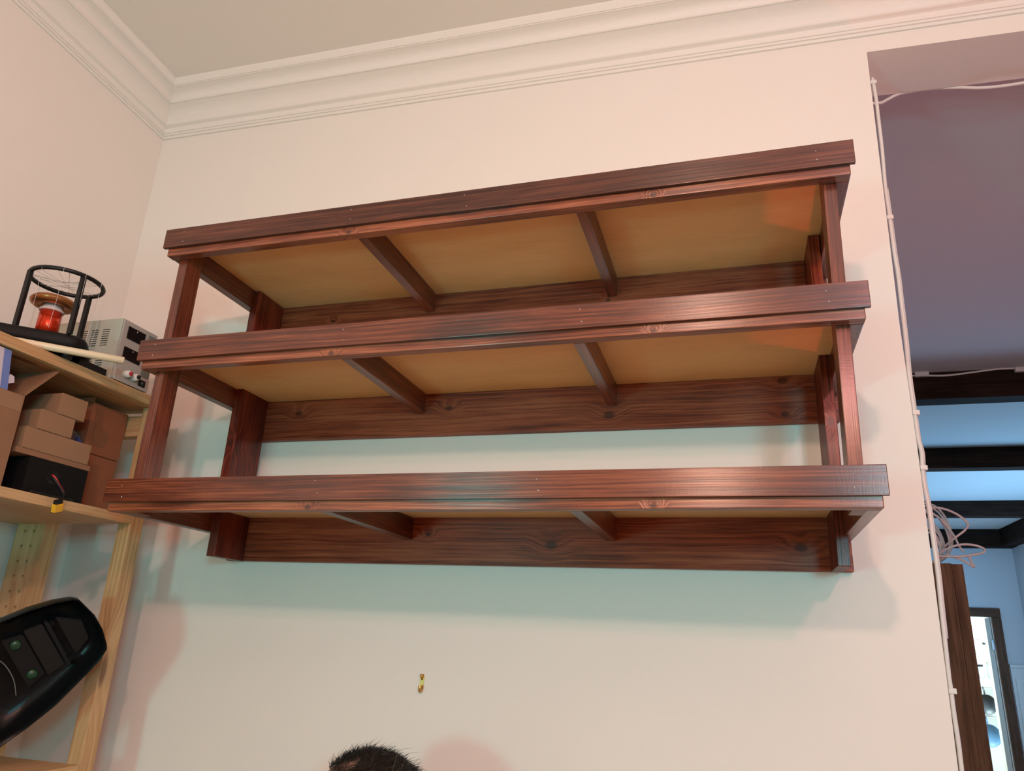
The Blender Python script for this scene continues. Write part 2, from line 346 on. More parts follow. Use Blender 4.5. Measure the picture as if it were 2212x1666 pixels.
# ------------------------------------------------------------------ next room seen through the opening
C2 = 2.72
FY = 7.0
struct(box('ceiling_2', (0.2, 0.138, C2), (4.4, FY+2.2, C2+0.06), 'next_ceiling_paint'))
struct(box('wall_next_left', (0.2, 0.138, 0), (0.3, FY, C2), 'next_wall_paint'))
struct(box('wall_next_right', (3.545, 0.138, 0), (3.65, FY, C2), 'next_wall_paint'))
FWL = [(0.2, 0), (2.35, 0), (2.35, 1.915), (3.272, 1.915), (3.272, 0), (4.3, 0), (4.3, C2), (0.2, C2)]
struct(prism('wall_far', FWL, 'y', FY, FY+0.12, 'next_wall_paint'))
BEAMS = [(2.16, 'nearest'), (3.56, 'second nearest'), (5.32, 'third nearest')]
for y, w_ in BEAMS:
    o = board('ceiling_beam', (0.3, y, C2-0.125), (3.545, y+0.10, C2), 'x', 'dark_beam', bev=0.004)
    tag(o, 'dark brown ceiling beam in the next room, %s to the opening' % w_, 'beam', 'ceiling beams in the next room')
o = board('ceiling_beam', (0.3, FY-0.16, C2-0.165), (3.545, FY, C2), 'x', 'dark_beam', bev=0.004)
tag(o, 'dark brown ceiling beam along the far wall of the next room', 'beam', 'ceiling beams in the next room')
o = board('ceiling_beam', (3.42, 0.15, C2-0.16), (3.545, FY-0.165, C2), 'y', 'dark_beam', bev=0.004)
tag(o, 'dark brown ceiling beam along the right wall of the next room', 'beam', 'ceiling beams in the next room')
# door casing of the far doorway
t = struct(empty('door_1', (2.81, FY, 0)), 'dark wooden door casing around the bright far doorway')
board('casing_head', (2.27, FY-0.03, 1.915), (3.352, FY-0.001, 1.995), 'x', 'door_brown', t, bev=0.006)
board('casing_jamb', (3.272, FY-0.03, 0.0), (3.352, FY-0.001, 1.914), 'z', 'door_brown', t, bev=0.006)
board('casing_jamb', (2.27, FY-0.03, 0.0), (2.349, FY-0.001, 1.914), 'z', 'door_brown', t, bev=0.006)
# cream door leaf standing open into the pantry
t = struct(empty('door_2', (3.23, FY+0.13, 0)), 'cream door leaf standing open in the far doorway')
prism('door_leaf', [(3.226, FY+0.03), (3.268, FY+0.03), (3.435, FY+0.745), (3.394, FY+0.755)], 'z', 0.01, 1.905, 'cream_paint', t, bev=0.003)
for z in (0.3, 1.62): box('hinge', (3.250, FY+0.005, z), (3.270, FY+0.029, z+0.09), 'steel', t, 0.001)
# wainscot right of the doorway
t = struct(empty('trim_3', (3.45, FY, 0)), 'white panelled wainscot right of the far doorway')
box('wainscot_board', (3.362, FY-0.018, 0), (3.543, FY-0.001, 1.47), 'white_paint', t, 0.002)
box('wainscot_cap', (3.358, FY-0.03, 1.471), (3.543, FY-0.001, 1.50), 'white_paint', t, 0.004)
box('raised_panel', (3.39, FY-0.026, 0.25), (3.53, FY-0.0185, 1.38), 'white_paint', t, 0.003)
# pantry behind the doorway
struct(box('wall_pantry', (2.0, FY+1.75, 0), (4.3, FY+1.85, C2), 'white_paint'))
struct(box('wall_pantry_left', (2.0, FY+0.12, 0), (2.1, FY+1.75, C2), 'white_paint'))
struct(box('wall_pantry_right', (4.2, FY+0.12, 0), (4.3, FY+1.75, C2), 'white_paint'))
t = tag(empty('pantry_rack', (3.45, FY+1.5, 0)), 'white open rack holding jars in the bright room beyond the doorway', 'rack')
for z in (0.30, 1.32, 1.55): box('shelf', (3.13, FY+1.30, z), (3.95, FY+1.56, z+0.02), 'cream_paint', t, 0.002)
for x in (3.10, 3.951): box('upright', (x, FY+1.30, 0.0), (x+0.028, FY+1.56, 2.0), 'white_paint', t, 0.002)
for z in (1.262, 0.972): setparent(tube('hook_rail', [(3.10, FY+1.294, z), (3.98, FY+1.294, z)], 0.0058, 'steel'), t)
k = 0
for z, lv in ((1.57, 'upper'), (1.34, 'lower')):
    for xi, nm in enumerate(('leftmost', 'second from left', 'third from left', 'rightmost')):
        x = 3.40+0.075*xi+0.008*((k*3+xi) % 2); hgt = (0.135, 0.165, 0.12, 0.15)[(xi+k) % 4]; rad = 0.030
        lid = ('black_plastic', 'steel', 'black_plastic', 'steel')[(xi+k) % 4]
        t = tag(empty('storage_jar', (x, FY+1.38, z)), 'glass storage jar, %s on the %s shelf of the white pantry rack' % (nm, lv), 'jar', 'jars on the pantry rack')
        lathe('jar_body', [(0, 0), (rad, 0), (rad, hgt*0.8), (rad*0.75, hgt*0.9), (rad*0.75, hgt), (0, hgt)], 'jar_glass', t, 16, loc=(x, FY+1.38, z+0.0005))
        lathe('jar_lid', [(0, 0), (rad*0.85, 0), (rad*0.85, 0.022), (0, 0.024)], lid, t, 16, loc=(x, FY+1.38, z+hgt+0.001))
    k += 1
for x, z, r, mt, lb in ((3.440, 1.088, 0.100, 'pan_black', 'dark round frying pan, upper of the two hanging on the pantry rack'), (3.425, 0.788, 0.112, 'pan_blue', 'blue grey round pan hanging below the dark pan on the pantry rack')):
    t = tag(empty('frying_pan', (x, FY+1.24, z)), lb, 'pan')
    lathe('pan_bowl', [(0, 0), (r*0.8, 0), (r, 0.045), (r*0.97, 0.045), (r*0.78, 0.005), (0, 0.005)], mt, t, 32, 'y', loc=(x, FY+1.27, z))
    tube('pan_handle', [(x, FY+1.245, z+r-0.005), (x, FY+1.25, z+r+0.035), (x, FY+1.284, z+r+0.072)], 0.008, mt, t)

# tall cabinet near the opening
t = tag(empty('wood_cabinet', (1.3, 1.6, 0)), 'tall reddish brown wooden cabinet just beyond the wall opening', 'cabinet')
board('side_panel', (1.664, 1.42, 0.0), (1.682, 1.90, 1.8015), 'z', 'oak_veneer', t, 0.001)
board('side_panel', (0.95, 1.42, 0.0), (0.968, 1.90, 1.8015), 'z', 'oak_veneer', t, 0.001)
board('door', (0.955, 1.400, 0.08), (1.665, 1.4185, 1.8035), 'z', 'oak_veneer', t, 0.0015)
board('door_edge', (1.6655, 1.4004, 0.08), (1.6975, 1.4185, 1.801), 'z', 'oak_veneer', t, 0.0006)
board('top_panel', (0.9685, 1.42, 1.782), (1.6635, 1.90, 1.80), 'x', 'oak_veneer', t, 0.001)
board('plinth', (0.97, 1.43, 0.0), (1.662, 1.448, 0.079), 'x', 'oak_veneer', t, 0.001)
# coil of cable on the cabinet
t = tag(empty('cable_coil', (1.60, 1.50, 1.80)), 'tangled coil of white cable on top of the brown cabinet', 'cable')
random.seed(11)
for i in range(9):
    r = 0.050+0.0065*i; cx = 1.612+0.0012*i; y0 = 1.455+0.012*(i % 5); pts = []
    a0 = random.uniform(0, 6)
    for k in range(28):
        a = k*2*math.pi/28
        pts.append((cx+r*0.78*math.cos(a)+0.003*math.sin(3*a+a0), y0+0.006*math.sin(2*a+a0), 1.8055+r+0.004+r*math.sin(a)+0.003*math.cos(2*a+a0)*(1 if math.sin(a) > -.5 else 0)))
    tube('cable_loop', pts, 0.0034, 'white_cable', t, 6, True)
def coilpart(pts):
    o = tube('loose_loop', smoothpts(pts), 0.0038, 'white_cable', None, 6); setparent(o, t)
coilpart([(1.60, 1.44, 1.96), (1.6277, 1.42, 1.985), (1.6634, 1.41, 1.982), (1.6994, 1.41, 1.966), (1.7248, 1.41, 1.944), (1.732, 1.41, 1.9285), (1.72, 1.41, 1.910), (1.689, 1.41, 1.886), (1.66, 1.44, 1.86)])
coilpart([(1.63, 1.43, 1.831), (1.66, 1.41, 1.850), (1.70, 1.40, 1.863), (1.7365, 1.39, 1.860), (1.7625, 1.39, 1.848), (1.7515, 1.38, 1.835), (1.7135, 1.385, 1.827), (1.676, 1.385, 1.823), (1.63, 1.40, 1.826)])
coilpart([(1.655, 1.395, 1.829), (1.693, 1.39, 1.814), (1.7248, 1.388, 1.7916), (1.7196, 1.385, 1.8042), (1.713, 1.38, 1.8246)])
coilpart([(1.66, 1.44, 1.955), (1.69, 1.43, 1.90), (1.70, 1.42, 1.86), (1.712, 1.42, 1.842)])
# cable along the edge of the opening
CABLE = [[1.3146, 2.6], [1.316, 2.5488], [1.3152, 2.494], [1.3141, 2.4299], [1.3109, 2.3476], [1.3109, 2.2825], [1.3106, 2.2098], [1.3114, 2.1627], [1.3107, 2.1167], [1.31, 2.0717], [1.3091, 2.0278], [1.307, 1.9712], [1.3071, 1.9247], [1.3072, 1.9009], [1.3065, 1.8706], [1.3068, 1.8541], [1.3098, 1.833], [1.3081, 1.8072], [1.307, 1.7797], [1.3093, 1.7377], [1.3093, 1.697], [1.3095, 1.6414], [1.308, 1.5944], [1.3065, 1.5392], [1.3051, 1.4856], [1.3054, 1.463], [1.3051, 1.4362], [1.3057, 1.3921], [1.3052, 1.3577], [1.300, 1.20], [1.297, 0.8], [1.294, 0.3]]
t = tag(empty('wall_cable', (1.31, 0.0, 1.3)), 'white cable clipped down the vertical edge of the wall opening', 'cable')
def edgex(z):
    E_ = [(0, 1.290), (1.36, 1.3005), (1.83, 1.3045), (2.06, 1.3030), (2.6627, 1.3105)]
    for (a, x0), (b, x1) in zip(E_, E_[1:]):
        if a <= z <= b: return x0+(x1-x0)*(z-a)/(b-a)
    return 1.3105
setparent(tube('cable_sheath', smoothpts([(max(x+0.0005, edgex(z)+0.0038), 0.0035, z) for x, z in CABLE], 4), 0.0034, 'white_cable', None, 8), t)
setparent(tube('cable_sheath', smoothpts([(max(x+0.0045, edgex(z)+0.0075), 0.012, z) for x, z in CABLE[4:24]], 4), 0.0030, 'white_cable', None, 8), t)
for z in (2.588, 2.280, 1.901, 1.806, 1.464): box('cable_clip', (edgex(z)+0.0005, -0.001, z-0.004), (edgex(z)+0.0115, 0.008, z+0.004), 'white_plastic', t, 0.001)
t = tag(tube('soffit_cable', smoothpts([(1.316, 0.1415, 2.58), (1.330, 0.143, 2.640), (1.345, 0.143, 2.6465), (1.358, 0.143, 2.6455), (1.372, 0.1425, 2.652), (1.40, 0.142, 2.662), (1.46, 0.142, 2.662), (1.51, 0.1425, 2.655), (1.54, 0.143, 2.648), (1.57, 0.143, 2.6445), (1.60, 0.143, 2.6435), (1.65, 0.143, 2.645), (1.8, 0.143, 2.65), (2.2, 0.142, 2.645)]), 0.0034, 'white_cable'), 'white cable looping along the back edge of the opening head', 'cable')
t = tag(empty('beam_cable', (2.0, 2.155, 2.70)), 'white cable clipped along the nearest ceiling beam', 'cable')
setparent(tube('cable_sheath', smoothpts([(1.55, 2.154, 2.708), (1.80, 2.154, 2.7065), (1.93, 2.154, 2.700), (2.03, 2.154, 2.708), (2.13, 2.154, 2.7175), (2.23, 2.154, 2.7175), (2.6, 2.154, 2.716)]), 0.0045, 'white_cable'), t)
for x in (1.835, 2.225): box('cable_clip', (x-0.028, 2.141, 2.6985), (x+0.028, 2.1595, 2.7195), 'white_plastic', t, 0.002)

# ------------------------------------------------------------------ the wall shelf
Z0, Z1, Z2 = 1.69344, 1.94482, 2.16962
SH = {0: 0.0, 1: 0.0049, 2: 0.0079}
HF, HR, PL = 0.0387, 0.0141, 0.0277        # fascia height, rail below fascia, panel underside above fascia bottom
YF = -0.35447; YRF = YF+0.0072; YRB = -0.3287; LEN = 1.19; BT = 0.018
shelf = tag(empty('wall_shelf', (0.595, -0.01, 1.63)), 'dark red stained three tier wooden wall shelf on the pale wall', 'shelf')
NAILS = {0: (0.035, 0.40, 0.745, 1.155), 1: (0.035, 0.405, 0.80, 1.135), 2: (0.045, 0.39, 0.60, 1.14)}
for i, z in enumerate((Z0, Z1, Z2)):
    s = SH[i]
    f = board('fascia', (s, YF, z), (s+LEN, YRF-0.0002, z+HF), 'x', 'stained_dark' if i == 2 else 'stained_pine', shelf, 0.0010)
    for x in NAILS[i]:
        for dz in (0.010, 0.028):
            lathe('nail', [(0, 0), (0.0011, 0), (0.0011, 0.0006), (0, 0.0009)], 'steel', f, 8, 'y', loc=(s+x+random.uniform(-.004, .004), YF+0.0002, z+dz+random.uniform(-.002, .002)))
    board('front_rail', (s+0.0066, YRF, z-HR), (s+LEN-0.0066, YRB, z+PL), 'x', 'stained_rail', shelf, 0.0014)
    for j, (a, b) in enumerate(((0.0085, 0.0272), (0.3984-0.0025+0.002*i, 0.4166-0.0025+0.002*i), (0.7878-0.001, 0.8060-0.001), (1.1655, 1.1833))):
        s_ = s if j in (0, 3) else s*0.3
        board('joist', (a+s_, YRB+0.0001, z-HR), (b+s_, -BT-0.0001, z+PL-0.0001), 'y', 'stained_pine', shelf, 0.0012)
    board('back_board', (s*0.5+0.004, -BT, z+PL-0.0866), (s*0.5+1.186, -0.0003, z+PL-0.0002), 'x', ('stained_board_low', 'stained_board_mid', 'stained_board')[i], shelf, 0.0014)
    board('shelf_panel', (s+0.0045, YRF+0.0008, z+PL), (s+LEN-0.0045, -0.0008, z+PL+0.009), 'x', 'birch_ply', shelf, 0.0006)
# posts: front pair stands behind the rails, rear pair against the back boards
def post(name, x0, x1, y0, y1, za, zb, dx): return board(name, (x0, y0, za), (x1, y1, zb), 'z', 'stained_post_back' if name == 'rear_post' else 'stained_pine', shelf, 0.0012, lean=-dx/(zb-za)*-1)
post('front_post', 0.0282, 0.0470, YRB+0.0002, -0.2895, Z0-HR, Z2+PL-0.0005, 0.0005)
post('front_post', 1.1530-0.0005, 1.1712-0.0005, YRB+0.0002, -0.2895, Z0-HR, Z2+PL-0.0005, 0.007)
post('rear_post', 0.0275, 0.0465, -0.1085, -BT-0.0003, 1.6334, Z2+PL-0.001, 0.002)
post('rear_post', 1.1528, 1.1712, -0.1105, -BT-0.0003, 1.6330, Z2+PL-0.001, 0.002)

# ------------------------------------------------------------------ brass picture hook
t = tag(empty('picture_hook', (0.45, 0.0, 1.427)), 'small brass picture hook on the bare wall below the shelf', 'hook')
prism('hook_plate', [(0.4468, 1.4145), (0.4532, 1.4145), (0.4542, 1.437), (0.4525, 1.441), (0.4475, 1.441), (0.4458, 1.437)], 'y', -0.0012, -0.0003, 'brass', t)
setparent(tube('hook_lip', smoothpts([(0.45, -0.0015, 1.415), (0.45, -0.004, 1.4125), (0.45, -0.0075, 1.4135), (0.45, -0.009, 1.418), (0.45, -0.0085, 1.422)]), 0.0028, 'brass'), t)
setparent(tube('nail', [(0.45, -0.0075, 1.440), (0.45, -0.0013, 1.432)], [0.0026, 0.0016], 'brass'), t)

# ------------------------------------------------------------------ pine shelving unit on the left wall
unit = tag(empty('pine_shelving_unit', (-0.28, -0.5, 0)), 'pale pine open shelving unit standing against the left wall', 'shelving')
XF = -0.128
def holed_post(lo, hi, cols, zs):
    o = board('post', lo, hi, 'z', 'pale_pine', None, 0.0015)
    bm = bmesh.new()
    for x in cols:
        for z in zs:
            r = bmesh.ops.create_cone(bm, cap_ends=True, segments=14, radius1=0.0030, radius2=0.0030, depth=0.02)
            bmesh.ops.rotate(bm, verts=r['verts'], matrix=Matrix.Rotation(R(90), 3, 'X'))
            bmesh.ops.translate(bm, verts=r['verts'], vec=(x, lo[1], z))
    me = bpy.data.meshes.new('cut'); bm.to_mesh(me); bm.free(); c = bpy.data.objects.new('cut', me); COL.objects.link(c)
    md = o.modifiers.new('b', 'BOOLEAN'); md.object = c; md.solver = 'EXACT'
    bpy.context.view_layer.update()
    dg = bpy.context.evaluated_depsgraph_get(); me2 = bpy.data.meshes.new_from_object(o.evaluated_get(dg))
    o.modifiers.clear(); o.data = me2; bpy.data.objects.remove(c); setparent(o, unit); return o
ztop = 1.9275
board('post', (-0.158, -0.150, 0.0), (XF, -0.117, ztop), 'z', 'pale_pine', unit, 0.0015)
hz = [1.668-0.0298*i+0.005 for i in range(26)]
holed_post((-0.415, -0.150, 0.0), (-0.340, -0.117, ztop), (-0.390, -0.3665), hz)
board('crossbar', (-0.339, -0.146, 1.868), (-0.159, -0.121, 1.912), 'x', 'pale_pine', unit, 0.0015)
board('crossbar', (-0.339, -0.146, 0.10), (-0.159, -0.121, 0.144), 'x', 'pale_pine', unit, 0.0015)
board('post', (-0.158, -0.980, 0.0), (XF, -0.947, ztop), 'z', 'pale_pine', unit, 0.0015)
board('post', (-0.415, -0.980, 0.0), (-0.340, -0.947, ztop), 'z', 'pale_pine', unit, 0.0015)
ST, SM, SL = 1.9475, 1.7055, 1.2630
board('shelf', (-0.428, -0.985, ST-0.0195), (XF, -0.112, ST), 'y', 'pale_pine', unit, 0.0015)
board('shelf', (-0.428, -0.946, SM-0.0175), (XF, -0.1505, SM), 'y', 'pale_pine', unit, 0.0015)
board('shelf', (-0.428, -0.946, SL-0.0175), (XF, -0.1505, SL), 'y', 'pale_pine', unit, 0.0015)
board('shelf', (-0.428, -0.946, 0.35), (XF, -0.1505, 0.3675), 'y', 'pale_pine', unit, 0.0015)

# ---- bench power supply
PX, PY0, PY1, PZ0, PZ1 = -0.131, -0.271, -0.177, ST+0.0005, 2.0765
psu = tag(empty('power_supply', (-0.22, -0.224, ST)), 'grey metal bench power supply with two black displays on the top pine shelf', 'power supply')
box('case', (-0.345, PY0, PZ0+0.002), (PX-0.004, PY1, PZ1), 'psu_grey', psu, 0.0015)
box('front_panel', (PX-0.0035, PY0+0.002, PZ0+0.004), (PX-0.0005, PY1-0.002, PZ1-0.002), 'psu_panel', psu, 0.001)
for a, b in ((2.0385, 2.0645), (1.9965, 2.0215)):
    d = box('display', (PX-0.0004, -0.2575, a), (PX+0.0012, -0.2115, b), 'display_glass', psu, 0.0008)
    box('indicator', (PX+0.0013, -0.2355, b-0.006), (PX+0.0017, -0.2340, b-0.0035), 'white_plastic', d)
box('side_plate', (PX-0.0004, -0.2025, 1.978), (PX+0.0010, -0.1805, 2.067), 'psu_dark', psu, 0.0008)
tp = box('terminal_panel', (PX-0.0004, -0.2685, PZ0+0.001), (PX+0.0035, -0.1795, 1.9745), 'psu_panel', psu, 0.0015)
for y, mt in ((-0.244, 'red_plastic'), (-0.2235, 'black_plastic')):
    c = lathe('terminal_post', [(0, 0), (0.0075, 0), (0.0070, 0.010), (0.0050, 0.0135), (0, 0.0135)], 'white_plastic', tp, 20, 'x', loc=(PX+0.0034, y, 1.9665))
    lathe('terminal_cap', [(0, 0), (0.0042, 0), (0.0040, 0.003), (0, 0.0033)], mt, c, 16, 'x', loc=(PX+0.0169, y, 1.9665))
sw = box('rocker_switch', (PX+0.0036, -0.2085, 1.9555), (PX+0.0055, -0.1905, 1.9690), 'black_plastic', tp, 0.0008)
box('rocker_mark', (PX+0.0056, -0.2005, 1.9605), (PX+0.0060, -0.1990, 1.9640), 'white_plastic', sw)
slot0 = None
def slot(x, z, wd):
    global slot0
    if slot0 is None:
        slot0 = box('vent_slot', (x-wd/2, PY0-0.0003, z-0.0007), (x+wd/2, PY0+0.0003, z+0.0007), 'black_hole', psu); return
    o = slot0.copy(); COL.objects.link(o); o.location = (x, PY0, z)
for xc in (-0.1705, -0.198, -0.2255):
    for k in range(8): slot(xc, 2.0538-0.00475*k, 0.0172)
for xc in (-0.1715, -0.199, -0.2265):
    for k in range(8): slot(xc, 2.0016-0.00465*k, 0.0168)
lathe('screw', [(0, 0), (0.0022, 0), (0.0018, 0.001), (0, 0.0013)], 'steel', psu, 12, 'y', loc=(-0.1429, PY0+0.0002, 2.0286))

# ---- coil model in a cage of black posts
CX, CY = -0.165, -0.385
coil = tag(empty('coil_model', (CX, CY, ST)), 'black caged coil model with red wire winding and brown ring top on the pine shelf', 'coil model')
zb, zr = 1.990, 2.100
# base: rounded oblong slab set at an angle on four feet
bu = Vector((0.756, 0.654, 0)); bd = Vector((-0.654, 0.756, 0)); b0 = Vector((-0.150, -0.420, 0))-bd*0.012
bm = bmesh.new(); bmbox(bm, Vector((-0.20, 0, 1.9612)), Vector((0.072, 0.118, 1.9875)))
ve = [e for e in bm.edges if abs(e.verts[0].co.z-e.verts[1].co.z) > 0.01]
bmesh.ops.bevel(bm, geom=ve, offset=0.030, segments=8, affect='EDGES', profile=0.5)
bmesh.ops.bevel(bm, geom=[e for e in bm.edges if abs(e.verts[0].co.z-e.verts[1].co.z) < 1e-6], offset=0.0105, segments=5, affect='EDGES', profile=0.5)
for v in bm.verts: v.co = b0+bu*v.co.x+bd*v.co.y+Vector((0, 0, v.co.z))
setparent(fin('base', bm, 'black_matte', None, True), coil)
for u_, d__ in ((0.045, 0.025), (0.045, 0.095), (-0.17, 0.025), (-0.17, 0.095)):
    p_ = b0+bu*u_+bd*d__
    lathe('foot', [(0, 0), (0.008, 0), (0.009, 0.008), (0.007, 0.0135), (0, 0.0135)], 'black_plastic', coil, 14, loc=(p_.x, p_.y, ST))
zb = 1.9875
RR = 0.0595
ringo = tube('ring', [(CX+RR*math.cos(k*math.pi/24), CY+1.03*RR*math.sin(k*math.pi/24), zr) for k in range(48)], 0.0042, 'black_plastic', None, 8, True); setparent(ringo, coil)
angs = [R(245), R(-16), R(98)]
for a in angs:
    x, y = CX+RR*math.cos(a), CY+1.03*RR*math.sin(a)
    box('cage_post', (x-0.0045, y-0.0035, zb-0.003), (x+0.0045, y+0.0035, zr), 'black_plastic', coil, 0.001)
KX, KY = CX-0.009, CY-0.008
lathe('winding', [(0, 0), (0.0185, 0), (0.0185, 0.0492), (0, 0.0492)], 'magnet_wire', coil, 32, loc=(KX, KY, zb-0.001))
lathe('winding_rim', [(0.012, 0), (0.0205, 0), (0.0205, 0.003), (0.012, 0.003)], 'white_plastic', coil, 32, loc=(KX, KY, zb+0.0492))
lathe('collar', [(0, 0), (0.016, 0), (0.016, 0.009), (0, 0.009)], 'clear_collar', coil, 24, loc=(KX, KY, zb+0.0523))
tor = []
for k in range(17):
    a = 2*math.pi*k/16; tor.append((0.0265+0.0125*math.cos(a), 0.0085*math.sin(a)))
lathe('ring_top', tor, 'copper_tape', coil, 40, loc=(KX, KY, zb+0.0665))
random.seed(3)
bm = bmesh.new()
for k in range(10):
    a = random.uniform(0, 6.28); b_ = a+math.pi+random.uniform(-0.6, 0.6)
    p = Vector((CX+RR*math.cos(a), CY+RR*math.sin(a), zr)); q = Vector((CX+RR*math.cos(b_), CY+RR*math.sin(b_), zr)); m_ = (p+q)/2-Vector((0, 0, 0.006))
    tubemesh(bm, [p, p*0.5+m_*0.5+Vector((0, 0, -0.001)), m_, q*0.5+m_*0.5, q], 0.00035, 4)
for k in range(11):
    a = k*2*math.pi/11+0.3
    p = Vector((CX+(RR+0.0048)*math.cos(a), CY+(RR+0.0048)*math.sin(a), zr+0.003)); q = Vector((p.x-0.003*math.cos(a), p.y-0.003*math.sin(a), zb-0.0015))
    tubemesh(bm, [p, (p+q)/2+Vector((0.001, 0.001, 0)), q], 0.00035, 4)
o = fin('thread', bm, 'thread'); setparent(o, coil); o['kind'] = 'stuff'

# black slotted tray beside the coil model
tray = tag(empty('slotted_tray', (-0.18, -0.30, ST)), 'small black slotted plastic tray between the coil model and the power supply', 'tray')
tx0, tx1, ty0, ty1 = -0.255, -0.135, -0.345, -0.281
box('tray_floor', (tx0, ty0, ST+0.0003), (tx1, ty1, ST+0.003), 'black_plastic', tray, 0.0006)
for k in range(9):
    x = tx0+k*(tx1-tx0-0.004)/8
    box('rib', (x, ty0, ST+0.0031), (x+0.004, ty1, ST+0.0150), 'black_plastic', tray, 0.0005)
for z in (0.0032, 0.0117):
    box('cross_rib', (tx1-0.0035, ty0, ST+z), (tx1+0.0002, ty1, ST+z+0.0028), 'black_plastic', tray, 0.0005)

# cream stick poking out over the shelf edge
d_ = Vector((0.097, 0.098, 0.0)).normalized(); e0 = Vector((-0.215, -0.505, 1.9545)); e1 = Vector((-0.045, -0.332, 1.9562))
tag(tube('round_stick', [e0, e0+(e1-e0)*0.002, e0+(e1-e0)*0.5, e1-(e1-e0)*0.004, e1], [0.0058, 0.0066, 0.0066, 0.0066, 0.0060], 'cream_stick', None, 20), 'cream round wooden stick poking out over the top pine shelf edge', 'stick')

# ---- boxes in the middle bay
def carton(name, lo, hi, mat, label, lid=0.0, group='small brown cardboard boxes in the stack'):
    t = tag(empty(name, ((lo[0]+hi[0])/2, (lo[1]+hi[1])/2, lo[2])), label, 'box', group)
    b = box('carton_body', lo, hi, mat, t, 0.0008)
    if lid:   # tuck flap line on the narrow end and front
        box('tuck_flap', (lo[0]+0.004, lo[1]-0.0009, lo[2]+0.001), (hi[0]-0.0015, lo[1]-0.0001, hi[2]-0.0005), mat, t, 0.0003)
        box('front_flap', (hi[0]+0.0001, lo[1]+0.0015, lo[2]+0.0008), (hi[0]+0.0009, hi[1]-0.0008, hi[2]-0.0008), mat, t, 0.0003)
    return t
carton('cardboard_box', (-0.30, -0.4085, 1.7775), (-0.140, -0.2700, 1.8150), 'cardboard_pale', 'long flat brown cardboard box third from the top of the small stack', 1)
carton('cardboard_box', (-0.30, -0.3890, 1.8155), (-0.140, -0.3180, 1.8515), 'cardboard_pale', 'brown cardboard box second from the top of the small stack', 1)
carton('cardboard_box', (-0.30, -0.3560, 1.8520), (-0.140, -0.3000, 1.8915), 'cardboard_pale', 'topmost brown cardboard box of the small stack', 1)
carton('cardboard_box', (-0.31, -0.4190, 1.7675), (-0.138, -0.2640, 1.7770), 'cardboard', 'thin brown cardboard box directly on the black box', 0)
carton('cardboard_box', (-0.335, -0.2420, SM+0.0005), (-0.190, -0.1540, 1.8125), 'cardboard_red', 'lower taped reddish cardboard box behind the black box', 0, 'reddish boxes at the end of the shelf')
t = carton('cardboard_box', (-0.335, -0.2420, 1.8135), (-0.189, -0.1530, 1.9120), 'cardboard_red', 'upper reddish cardboard box standing close under the top pine shelf', 0, 'reddish boxes at the end of the shelf')
prism('tape_strip', [(-0.226, 1.83), (-0.196, 1.83), (-0.19, 1.862), (-0.21, 1.868), (-0.215, 1.905), (-0.235, 1.905), (-0.23, 1.87)], 'x', -0.1888, -0.1883, 'tape', t)
t2 = box('flap', (-0.30, -0.2425, 1.9125), (-0.19, -0.2405, 1.9220), 'cardboard_red', t)
# black box with a lead
bb = tag(empty('black_box', (-0.22, -0.33, SM)), 'black cardboard box with a round hole and red black lead on the middle pine shelf', 'box')
o = box('box_body', (-0.30, -0.3900, SM+0.0005), (-0.137, -0.2670, 1.7668), 'black_matte', bb, 0.0008)
lathe('cable_hole', [(0, 0), (0.0125, 0), (0.0125, 0.0006), (0.0112, 0.0006), (0.0112, 0.0002), (0, 0.0002)], 'black_hole', bb, 24, 'x', loc=(-0.1371, -0.338, 1.7400))
setparent(tube('red_wire', smoothpts([(-0.142, -0.3400, 1.7440), (-0.133, -0.3390, 1.7420), (-0.127, -0.3320, 1.7300), (-0.122, -0.3240, 1.7180), (-0.117, -0.3260, 1.7080), (-0.1135, -0.3340, 1.6985)]), 0.0016, 'red_wire'), bb)
setparent(tube('black_wire', smoothpts([(-0.142, -0.3425, 1.7410), (-0.132, -0.3400, 1.7380), (-0.125, -0.3330, 1.7270), (-0.1195, -0.3260, 1.7160), (-0.115, -0.3280, 1.7060), (-0.1120, -0.3360, 1.6975)]), 0.0018, 'black_plastic'), bb)
cn = empty('plug', (-0.112, -0.3365, 1.692)); setparent(cn, bb)
# plug: yellow shell with black backshell, hanging tilted over the shelf edge
Mp = Matrix.Translation((-0.1118, -0.3372, 1.6925)) @ Matrix.Rotation(R(20), 4, 'X') @ Matrix.Rotation(R(15), 4, 'Y')
def plugpart(name, lo, hi, mat):
    o = box(name, lo, hi, mat, None, 0.0008); o.matrix_world = Mp @ Matrix.Translation(o.location); setparent(o, cn)
plugpart('plug_shell', (-0.0042, -0.0085, -0.0125), (0.0042, 0.0085, 0.0015), 'yellow_plastic')
plugpart('backshell', (-0.0036, -0.0068, 0.0016), (0.0036, 0.0068, 0.0085), 'black_plastic')
plugpart('pin_socket', (-0.0028, -0.0068, -0.0128), (0.0028, 0.0068, -0.0124), 'black_hole')
setparent(tube('spare_lead', smoothpts([(-0.133, -0.378, 1.7085), (-0.126, -0.350, 1.7080), (-0.130, -0.320, 1.7082), (-0.127, -0.300, 1.7081), (-0.133, -0.292, 1.7083)]), 0.0018, 'black_plastic'), bb)
